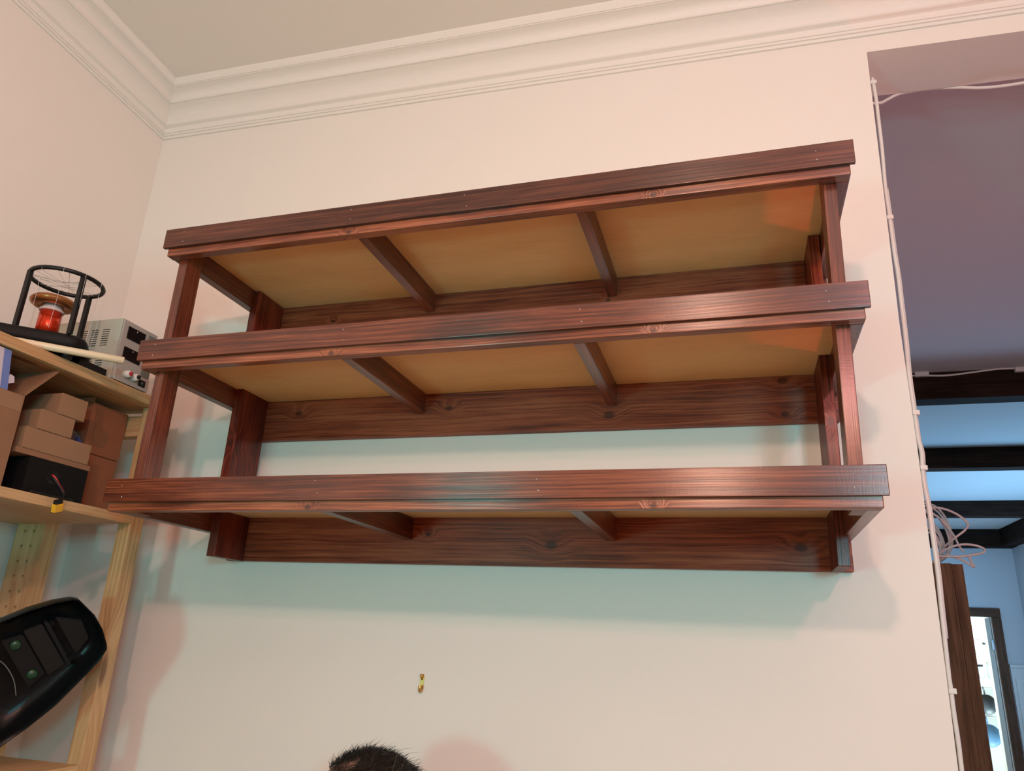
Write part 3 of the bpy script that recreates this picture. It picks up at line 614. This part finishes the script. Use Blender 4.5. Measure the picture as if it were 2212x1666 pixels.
# grey tongue with navy edge between the stacks
t = tag(empty('felt_pouch', (-0.21, -0.28, SM)), 'grey rounded pouch with navy edge tucked between the brown boxes', 'pouch')
prism('pouch_body', [(-0.262, 1.8155), (-0.246, 1.8155), (-0.246, 1.828), (-0.250, 1.840), (-0.262, 1.848), (-0.284, 1.850), (-0.296, 1.846), (-0.299, 1.8155)], 'x', -0.205, -0.195, 'grey_felt', t, 0.001)
prism('pouch_edge', [(-0.2625, 1.8155), (-0.2435, 1.8155), (-0.2435, 1.823), (-0.257, 1.838), (-0.2605, 1.836)], 'x', -0.1948, -0.188, 'navy', t, 0.0008)
# big open carton at the left
t = tag(empty('open_carton', (-0.26, -0.58, SM)), 'large open brown cardboard box with raised flap at the left of the middle shelf', 'box')
ox0, ox1, oy0, oy1, oz1 = -0.41, -0.131, -0.72, -0.4335, 1.8590
box('carton_floor', (ox0, oy0, SM+0.0005), (ox1, oy1, SM+0.0035), 'cardboard', t)
box('carton_wall', (ox1-0.003, oy0, SM+0.0036), (ox1, oy1, oz1), 'cardboard', t, 0.0004)
box('carton_wall', (ox0, oy0, SM+0.0036), (ox0+0.003, oy1, oz1), 'cardboard', t, 0.0004)
box('carton_wall', (ox0+0.0031, oy1-0.003, SM+0.0036), (ox1-0.0031, oy1, oz1), 'cardboard', t, 0.0004)
box('carton_wall', (ox0+0.0031, oy0, SM+0.0036), (ox1-0.0031, oy0+0.003, oz1), 'cardboard', t, 0.0004)
bm = bmesh.new()   # flap hinged on the +y edge, folded up and over the small boxes
q = [(-0.398, oy1, oz1), (-0.132, oy1, oz1), (-0.134, oy1+0.053, oz1+0.062), (-0.385, oy1+0.053, oz1+0.062)]
V = [bm.verts.new(p) for p in q]+[bm.verts.new((p[0], p[1]-0.0016, p[2]+0.0025)) for p in q]
for f in ((0, 1, 2, 3), (7, 6, 5, 4), (0, 4, 5, 1), (1, 5, 6, 2), (2, 6, 7, 3), (3, 7, 4, 0)): bm.faces.new([V[i] for i in f])
setparent(fin('flap', bm, 'cardboard'), t)
box('tape_band', (ox1+0.0002, oy0+0.01, oz1-0.028), (ox1+0.0005, oy1-0.002, oz1-0.002), 'cardboard_pale', t)
# striped bag standing in the open carton
t = tag(empty('striped_bag', (-0.16, -0.50, SM)), 'white and blue striped paper bag sticking out of the open carton', 'bag')
for mt, ya, yb in (('white_bag', -0.640, -0.5035), ('purple_bag', -0.5030, -0.5005), ('white_bag', -0.5000, -0.4885), ('blue_bag', -0.4880, -0.4750)):
    prism('bag_stripe', [(ya+0.036, SM+0.004), (yb+0.036, SM+0.004), (yb, 1.9255), (ya, 1.9255)], 'x', -0.30, -0.1348, mt, t)
prism('bag_fold', [(-0.4655, 1.871), (-0.455, 1.876), (-0.4575, 1.886), (-0.4650, 1.888), (-0.4680, 1.882)], 'x', -0.18, -0.136, 'white_bag', t)

t = tag(empty('light_blocker_box', (-0.28, -0.75, SL)), 'closed brown box, unseen, added at the near end of the low pine shelf to block light', 'box')  # unseen box, added to keep the low teal glow out of the bay
box('box_body', (-0.42, -0.935, SL+0.0005), (-0.14, -0.60, SL+0.26), 'cardboard', t, 0.002)
box('box_lid', (-0.423, -0.938, SL+0.2605), (-0.137, -0.597, SL+0.30), 'cardboard_pale', t, 0.002)

# ---- black plastic shell on the low shelf
shell = tag(empty('plastic_shell', (-0.2, -0.3, SL)), 'glossy black plastic shell with two green knobs leaning on the low pine shelf', 'shell')
T = Vector((-0.0700, -0.205, 1.4614)); nrm = Vector((0.8, -0.55, -0.25)).normalized()
ax = (Vector((-0.1586, -0.3497, 1.4963))-T)
ax = (ax-nrm*ax.dot(nrm)).normalized(); ay = nrm.cross(ax)
W_ = lambda p: T+ax*p[0]+ay*p[1]+nrm*p[2]
pix = [(-0.1586, -0.3497, 1.4963), (-0.1349, -0.3243, 1.5165), (-0.1106, -0.2962, 1.5322), (-0.0941, -0.2755, 1.5393), (-0.0893, -0.2681, 1.5383), (-0.0774, -0.2398, 1.5146), (-0.0718, -0.2215, 1.4921), (-0.0697, -0.2069, 1.4668), (-0.0702, -0.2042, 1.4591), (-0.0768, -0.2060, 1.4418), (-0.0901, -0.2147, 1.4184), (-0.1219, -0.2369, 1.3656), (-0.1475, -0.2584, 1.3309), (-0.1719, -0.2807, 1.3018)]
loc2 = []
for p in pix:
    d = Vector(p)-T; loc2.append((d.dot(ax), d.dot(ay)))
# continue the hull out of frame until it meets the shelf
a_, b_ = loc2[0], loc2[-1]
cont = [(b_[0]+0.03, b_[1]*0.985), (b_[0]+0.075, b_[1]*0.90), (a_[0]+0.085, (a_[1]+b_[1])*0.5), (a_[0]+0.075, a_[1]*0.75+b_[1]*0.25), (a_[0]+0.04, a_[1]*0.96+b_[1]*0.04)]
outline = loc2+cont
cxy = (sum(p[0] for p in outline)/len(outline), sum(p[1] for p in outline)/len(outline))
def ringat(sc, dz): return [W_((cxy[0]+(p[0]-cxy[0])*sc, cxy[1]+(p[1]-cxy[1])*sc, dz)) for p in outline]
bm = bmesh.new()
steps = [(0.30, -0.050), (0.70, -0.050), (0.88, -0.040), (0.955, -0.018), (0.985, 0.0), (1.0, 0.0), (1.0, -0.004), (0.985, -0.024), (0.92, -0.050), (0.72, -0.062), (0.30, -0.062)]
rings = [[bm.verts.new(v) for v in ringat(*s_)] for s_ in steps]
n = len(outline)
for A, B in zip(rings, rings[1:]):
    for k in range(n): bm.faces.new((A[k], A[(k+1) % n], B[(k+1) % n], B[k]))
bm.faces.new(rings[0]); bm.faces.new(rings[-1][::-1])
setparent(fin('hull', bm, 'black_gloss', None, True), shell)
def onplane(name, pts, z0, z1, mat, par, bev=0.0015):
    bm = bmesh.new(); L2 = []
    for p in pts:
        d = Vector(p)-T; L2.append((d.dot(ax), d.dot(ay)))
    A = [bm.verts.new(W_((*p, z0))) for p in L2]; B = [bm.verts.new(W_((*p, z1))) for p in L2]; m = len(L2)
    bm.faces.new(A); bm.faces.new(B[::-1])
    for i in range(m): bm.faces.new((A[i], A[(i+1) % m], B[(i+1) % m], B[i]))
    bmesh.ops.bevel(bm, geom=bm.edges[:], offset=bev, segments=2, affect='EDGES')
    return setparent(fin(name, bm, mat), par)
def lerp3(u, v_):   # plane point from a (u along the hull, v across) pair
    p = T+ax*u+ay*v_; return p
vs = [p[1] for p in loc2]; vm = (max(vs)+min(vs))/2; sgn = 1 if ay.z > 0 else -1
uv = lambda q: (lambda d: (d.dot(ax), d.dot(ay)))(Vector(q)-T)
KN = [uv((-0.1483, -0.3145, 1.4516)), uv((-0.1375, -0.2776, 1.4051))]
kd = Vector((KN[1][0]-KN[0][0], KN[1][1]-KN[0][1])); kl = kd.length; kd.normalize(); kp = Vector((-kd.y, kd.x))
if kp.x > 0: kp = -kp           # towards the tip
o2 = Vector(KN[0])
P2 = lambda s_, t_: lerp3(*(o2+kd*s_+kp*t_))
panel = onplane('equipment_panel', [P2(-0.018, -0.014), P2(kl+0.020, -0.014), P2(kl+0.012, 0.016), P2(-0.010, 0.016)], -0.049, -0.038, 'black_panel', shell)
onplane('hatch', [P2(-0.016, 0.019), P2(kl+0.016, 0.019), P2(kl+0.014, 0.047), P2(-0.012, 0.047)], -0.049, -0.034, 'black_plastic', shell)
onplane('latch_bar', [P2(-0.014, 0.050), P2(kl+0.018, 0.050), P2(kl+0.017, 0.056), P2(-0.013, 0.056)], -0.049, -0.030, 'black_panel', shell)
onplane('latch', [P2(-0.010, 0.0565), P2(0.002, 0.0565), P2(0.002, 0.0635), P2(-0.010, 0.0635)], -0.049, -0.029, 'black_gloss', shell)
onplane('latch', [P2(kl+0.002, 0.0565), P2(kl+0.014, 0.0565), P2(kl+0.014, 0.0635), P2(kl+0.002, 0.0635)], -0.049, -0.029, 'black_gloss', shell)
onplane('fore_deck', [P2(-0.010, 0.068), P2(kl+0.010, 0.068), P2(kl*0.92, 0.096), P2(kl*0.30, 0.100)], -0.049, -0.040, 'black_panel', shell)
qrot = nrm.to_track_quat('Z', 'Y').to_matrix().to_4x4()
for k in KN:
    o = lathe('knob', [(0, 0), (0.0085, 0), (0.0085, 0.003), (0.0065, 0.006), (0, 0.006)], 'green_knob', None, 20)
    o.matrix_world = Matrix.Translation(W_((*k, -0.0379))) @ qrot; setparent(o, panel)
    o2_ = box('knob_grip', (-0.0062, -0.0012, 0.0061), (0.0062, 0.0012, 0.0095), 'green_knob'); o2_.matrix_world = Matrix.Translation(W_((*k, -0.0379))) @ qrot @ Matrix.Translation((0, 0, 0.0078)); setparent(o2_, panel)
pA = [P2(kl*0.1-0.006, -0.034), P2(kl*0.4, -0.026), P2(kl*0.9, -0.026), P2(kl*1.35, -0.034)]
setparent(tube('bead_seam', smoothpts([p+nrm*-0.040 for p in pA]), 0.0009, 'psu_dark'), shell)

# ------------------------------------------------------------------ person seated below the shelf, only the top of the head in view
HX, HY, HT = 0.474, -0.231, 1.338         # head top of scalp
def build_person():
    person = empty('person', (0.52, HY, 0.0))
    J = {}; E_ = []; rad = []
    verts = []
    def v(p, r): verts.append(Vector(p)); rad.append(r); return len(verts)-1
    hy = HY
    pel = v((0.56, hy, 0.56), 0.125); ab = v((0.57, hy, 0.72), 0.115); ch = v((0.565, hy, 0.90), 0.125); nk0 = v((0.545, hy, 1.06), 0.065); nk = v((0.515, hy, 1.13), 0.052); hd = v((0.485, hy, 1.20), 0.062)
    E_ += [(pel, ab), (ab, ch), (ch, nk0), (nk0, nk), (nk, hd)]
    for s in (-1, 1):
        sh = v((0.555, hy+s*0.155, 0.99), 0.058); el = v((0.50, hy+s*0.185, 0.73), 0.043); wr = v((0.30, hy+s*0.12, 0.66), 0.028); pa = v((0.235, hy+s*0.105, 0.655), 0.030)
        E_ += [(ch, sh), (sh, el), (el, wr), (wr, pa)]
        for k, (dy, ln) in enumerate(((-0.027, 0.062), (-0.009, 0.074), (0.009, 0.070), (0.026, 0.055))):
            a = v((0.205, hy+s*0.105+dy, 0.657), 0.0095); b = v((0.205-ln*0.6, hy+s*0.105+dy*1.1, 0.650), 0.0085); c = v((0.205-ln, hy+s*0.105+dy*1.1, 0.632), 0.0075)
            E_ += [(pa, a), (a, b), (b, c)]
        a = v((0.250, hy+s*0.105-s*0.036, 0.652), 0.0105); b = v((0.222, hy+s*0.105-s*0.052, 0.645), 0.009); E_ += [(pa, a), (a, b)]
        hp = v((0.53, hy+s*0.085, 0.555), 0.090); kn = v((0.17, hy+s*0.11, 0.56), 0.060); an = v((0.16, hy+s*0.11, 0.11), 0.040); he = v((0.17, hy+s*0.11, 0.055), 0.042); to = v((0.00, hy+s*0.12, 0.040), 0.034)
        E_ += [(pel, hp), (hp, kn), (kn, an), (an, he), (he, to)]
    me = bpy.data.meshes.new('body'); me.from_pydata([tuple(p) for p in verts], E_, [])
    o = bpy.data.objects.new('body', me); COL.objects.link(o)
    md = o.modifiers.new('skin', 'SKIN')
    for i, sv in enumerate(me.skin_vertices[0].data): sv.radius = (rad[i], rad[i]); sv.use_root = (i == 0)
    sb = o.modifiers.new('sub', 'SUBSURF'); sb.levels = 2; sb.render_levels = 2
    bpy.context.view_layer.update()
    me1 = bpy.data.meshes.new_from_object(o.evaluated_get(bpy.context.evaluated_depsgraph_get()))
    bm = bmesh.new(); bm.from_mesh(me1)
    # head facing -x, leaning slightly forward
    r = bmesh.ops.create_uvsphere(bm, u_segments=40, v_segments=28, radius=1)
    for q in r['verts']:
        x, y, z = q.co
        sx = 0.103; sy = 0.082; sz = 0.121
        px = x*sx; py = y*sy*(1.0-0.10*max(0, -z)); pz = z*sz
        if x < 0 and z < 0: px = x*sx*(1-0.05*z*z); py *= 1-0.22*(-z)*(-x)
        if x < -0.2 and -0.15 < z < 0.05: px += 0.004
        q.co = Vector((0.478+px, hy+py, 1.220+pz))
    def ell(c, rr, u=16):
        e = bmesh.ops.create_uvsphere(bm, u_segments=u, v_segments=10, radius=1)
        for q in e['verts']: q.co = Vector(c)+Vector((q.co.x*rr[0], q.co.y*rr[1], q.co.z*rr[2]))
    ell((0.376, hy, 1.190), (0.019, 0.014, 0.014)); ell((0.382, hy, 1.212), (0.012, 0.010, 0.026))      # nose
    ell((0.392, hy, 1.150), (0.013, 0.026, 0.008)); ell((0.395, hy, 1.139), (0.012, 0.022, 0.008))      # lips
    ell((0.410, hy, 1.115), (0.024, 0.026, 0.018))                                                       # chin
    for s in (-1, 1): ell((0.492, hy+s*0.078, 1.200), (0.020, 0.009, 0.032)); ell((0.395, hy+s*0.030, 1.228), (0.014, 0.022, 0.007))
    me2 = bpy.data.meshes.new('body'); bm.to_mesh(me2); bm.free(); o.modifiers.clear(); o.data = me2
    rm = o.modifiers.new('r', 'REMESH'); rm.mode = 'VOXEL'; rm.voxel_size = 0.0045; rm.use_smooth_shade = True
    sm = o.modifiers.new('s', 'SMOOTH'); sm.factor = 0.5; sm.iterations = 3
    bpy.context.view_layer.update()
    me3 = bpy.data.meshes.new_from_object(o.evaluated_get(bpy.context.evaluated_depsgraph_get()))
    bm = bmesh.new(); bm.from_mesh(me3); bm.verts.ensure_lookup_table(); seen = set(); best = []
    for v0 in bm.verts:
        if v0.index in seen: continue
        comp = []; stack = [v0]; seen.add(v0.index)
        while stack:
            q = stack.pop(); comp.append(q)
            for e in q.link_edges:
                u = e.other_vert(q)
                if u.index not in seen: seen.add(u.index); stack.append(u)
        if len(comp) > len(best): best = comp
    keepv = set(v_.index for v_ in best)
    bmesh.ops.delete(bm, geom=[v_ for v_ in bm.verts if v_.index not in keepv], context='VERTS'); bm.to_mesh(me3); bm.free()
    o.modifiers.clear(); o.data = me3; me3.materials.clear(); me3.materials.append(MATS['skin'])
    for p in me3.polygons: p.use_smooth = True
    setparent(o, person)
    # clothing: offset copies of the body surface
    def cloth(name, mat, test, off):
        bm = bmesh.new(); bm.from_mesh(me3); bm.normal_update()
        dead = [f for f in bm.faces if not test(f.calc_center_median())]
        nr = {v_: v_.normal.copy() for v_ in bm.verts}
        for v_ in bm.verts: v_.co += nr[v_]*off
        bmesh.ops.delete(bm, geom=dead, context='FACES')
        c = fin(name, bm, mat, None, True); setparent(c, person)
    cloth('shirt', 'shirt', lambda c: 0.60 < c.z < 1.065 and not (c.x < 0.33 and c.z < 0.72) and not (c.z < 0.66 and c.x < 0.42), 0.006)
    cloth('trousers', 'trousers', lambda c: 0.09 < c.z < 0.62 and (c.x > 0.10) and not (c.z > 0.60 and c.x < 0.42), 0.005)
    cloth('shoe', 'black_matte', lambda c: c.z < 0.10, 0.004)
    for s in (-1, 1): setparent(lathe('eye', [(0, -0.011), (0.008, -0.008), (0.011, 0), (0.008, 0.008), (0, 0.011)], 'eye_white', None, 16, loc=(0.393, hy+s*0.030, 1.216)), person)
    # hair: scalp cap and strands
    random.seed(5)
    def scalp(x, y, z):
        return Vector((0.478+x*0.1055, hy+y*0.0845, 1.220+z*0.1235))
    def hairy(x, y, z):
        front = -0.60+0.25*abs(y)                   # hairline
        if x < front and z < 0.80: return False
        return z > (-0.15 if x > 0.1 else 0.35-0.5*x) if x < 0.4 else z > -0.45
    bm = bmesh.new(); r = bmesh.ops.create_uvsphere(bm, u_segments=64, v_segments=40, radius=1)
    keep = {}
    for q in r['verts']:
        x, y, z = q.co; keep[q] = hairy(x, y, z) and not (-0.85 < x < -0.05 and abs(y+0.42-0.15*x) < 0.085)
        k = 1+0.012*math.sin(31*x)*math.sin(27*y+4*z); q.co = Vector((0.478+x*0.1060*k, hy+y*0.0850*k, 1.220+z*0.1240*k))
    bmesh.ops.delete(bm, geom=[v_ for v_ in bm.verts if not keep[v_]], context='VERTS')
    hcap = fin('hair', bm, 'hair', None, True); setparent(hcap, person)
    vs_, fs_ = [], []
    for i in range(14000):
        while True:
            z = random.uniform(-0.4, 1); a = random.uniform(0, 2*math.pi); rr_ = math.sqrt(max(0, 1-z*z)); x, y = rr_*math.cos(a), rr_*math.sin(a)
            if hairy(x, y, z):
                if -0.85 < x < -0.05 and abs(y+0.42-0.15*x) < 0.085 and random.random() < 0.62: continue
                break
        p = scalp(x, y, z); nn = Vector((x/0.1, y/0.079, z/0.1195)).normalized()
        flow = Vector((0.55+random.uniform(-.5, .5), random.uniform(-.6, .6), random.uniform(-.1, .3)))
        flow = (flow-nn*flow.dot(nn)).normalized()
        ln = random.uniform(0.009, 0.019)*(1.6 if random.random() < 0.06 else 1)
        lift = random.uniform(0.10, 0.50) if random.random() < 0.90 else random.uniform(0.6, 1.2)
        mid = p+(nn*lift+flow)*ln*0.5; tip = p+(nn*lift*0.75+flow*1.25)*ln
        sd = flow.cross(nn).normalized()*0.00045
        b0 = len(vs_); vs_ += [p-sd, p+sd, mid-sd*0.8, mid+sd*0.8, tip]
        fs_ += [(b0, b0+1, b0+3, b0+2), (b0+2, b0+3, b0+4)]
    me = bpy.data.meshes.new('hair_strands'); me.from_pydata([tuple(q) for q in vs_], [], fs_); me.materials.append(MATS['hair'])
    hs = bpy.data.objects.new('hair_strands', me); COL.objects.link(hs); setparent(hs, hcap); hs['kind'] = 'stuff'
    tag(person, 'seated person with short dark brown hair, only the top of the head visible', 'person')
build_person()
st = tag(empty('stool', (0.55, HY, 0)), 'plain wooden stool under the seated person', 'stool')
lathe('seat', [(0, 0), (0.16, 0), (0.17, 0.01), (0.17, 0.03), (0.16, 0.038), (0, 0.038)], 'pale_pine', st, 32, loc=(0.56, HY, 0.40))
for a in range(4):
    x = 0.56+0.11*math.cos(a*math.pi/2+0.785); y = HY+0.11*math.sin(a*math.pi/2+0.785)
    setparent(tube('leg', [(x, y, 0.399), (0.56+(x-0.56)*1.3, HY+(y-HY)*1.3, 0.0)], 0.014, 'pale_pine'), st)
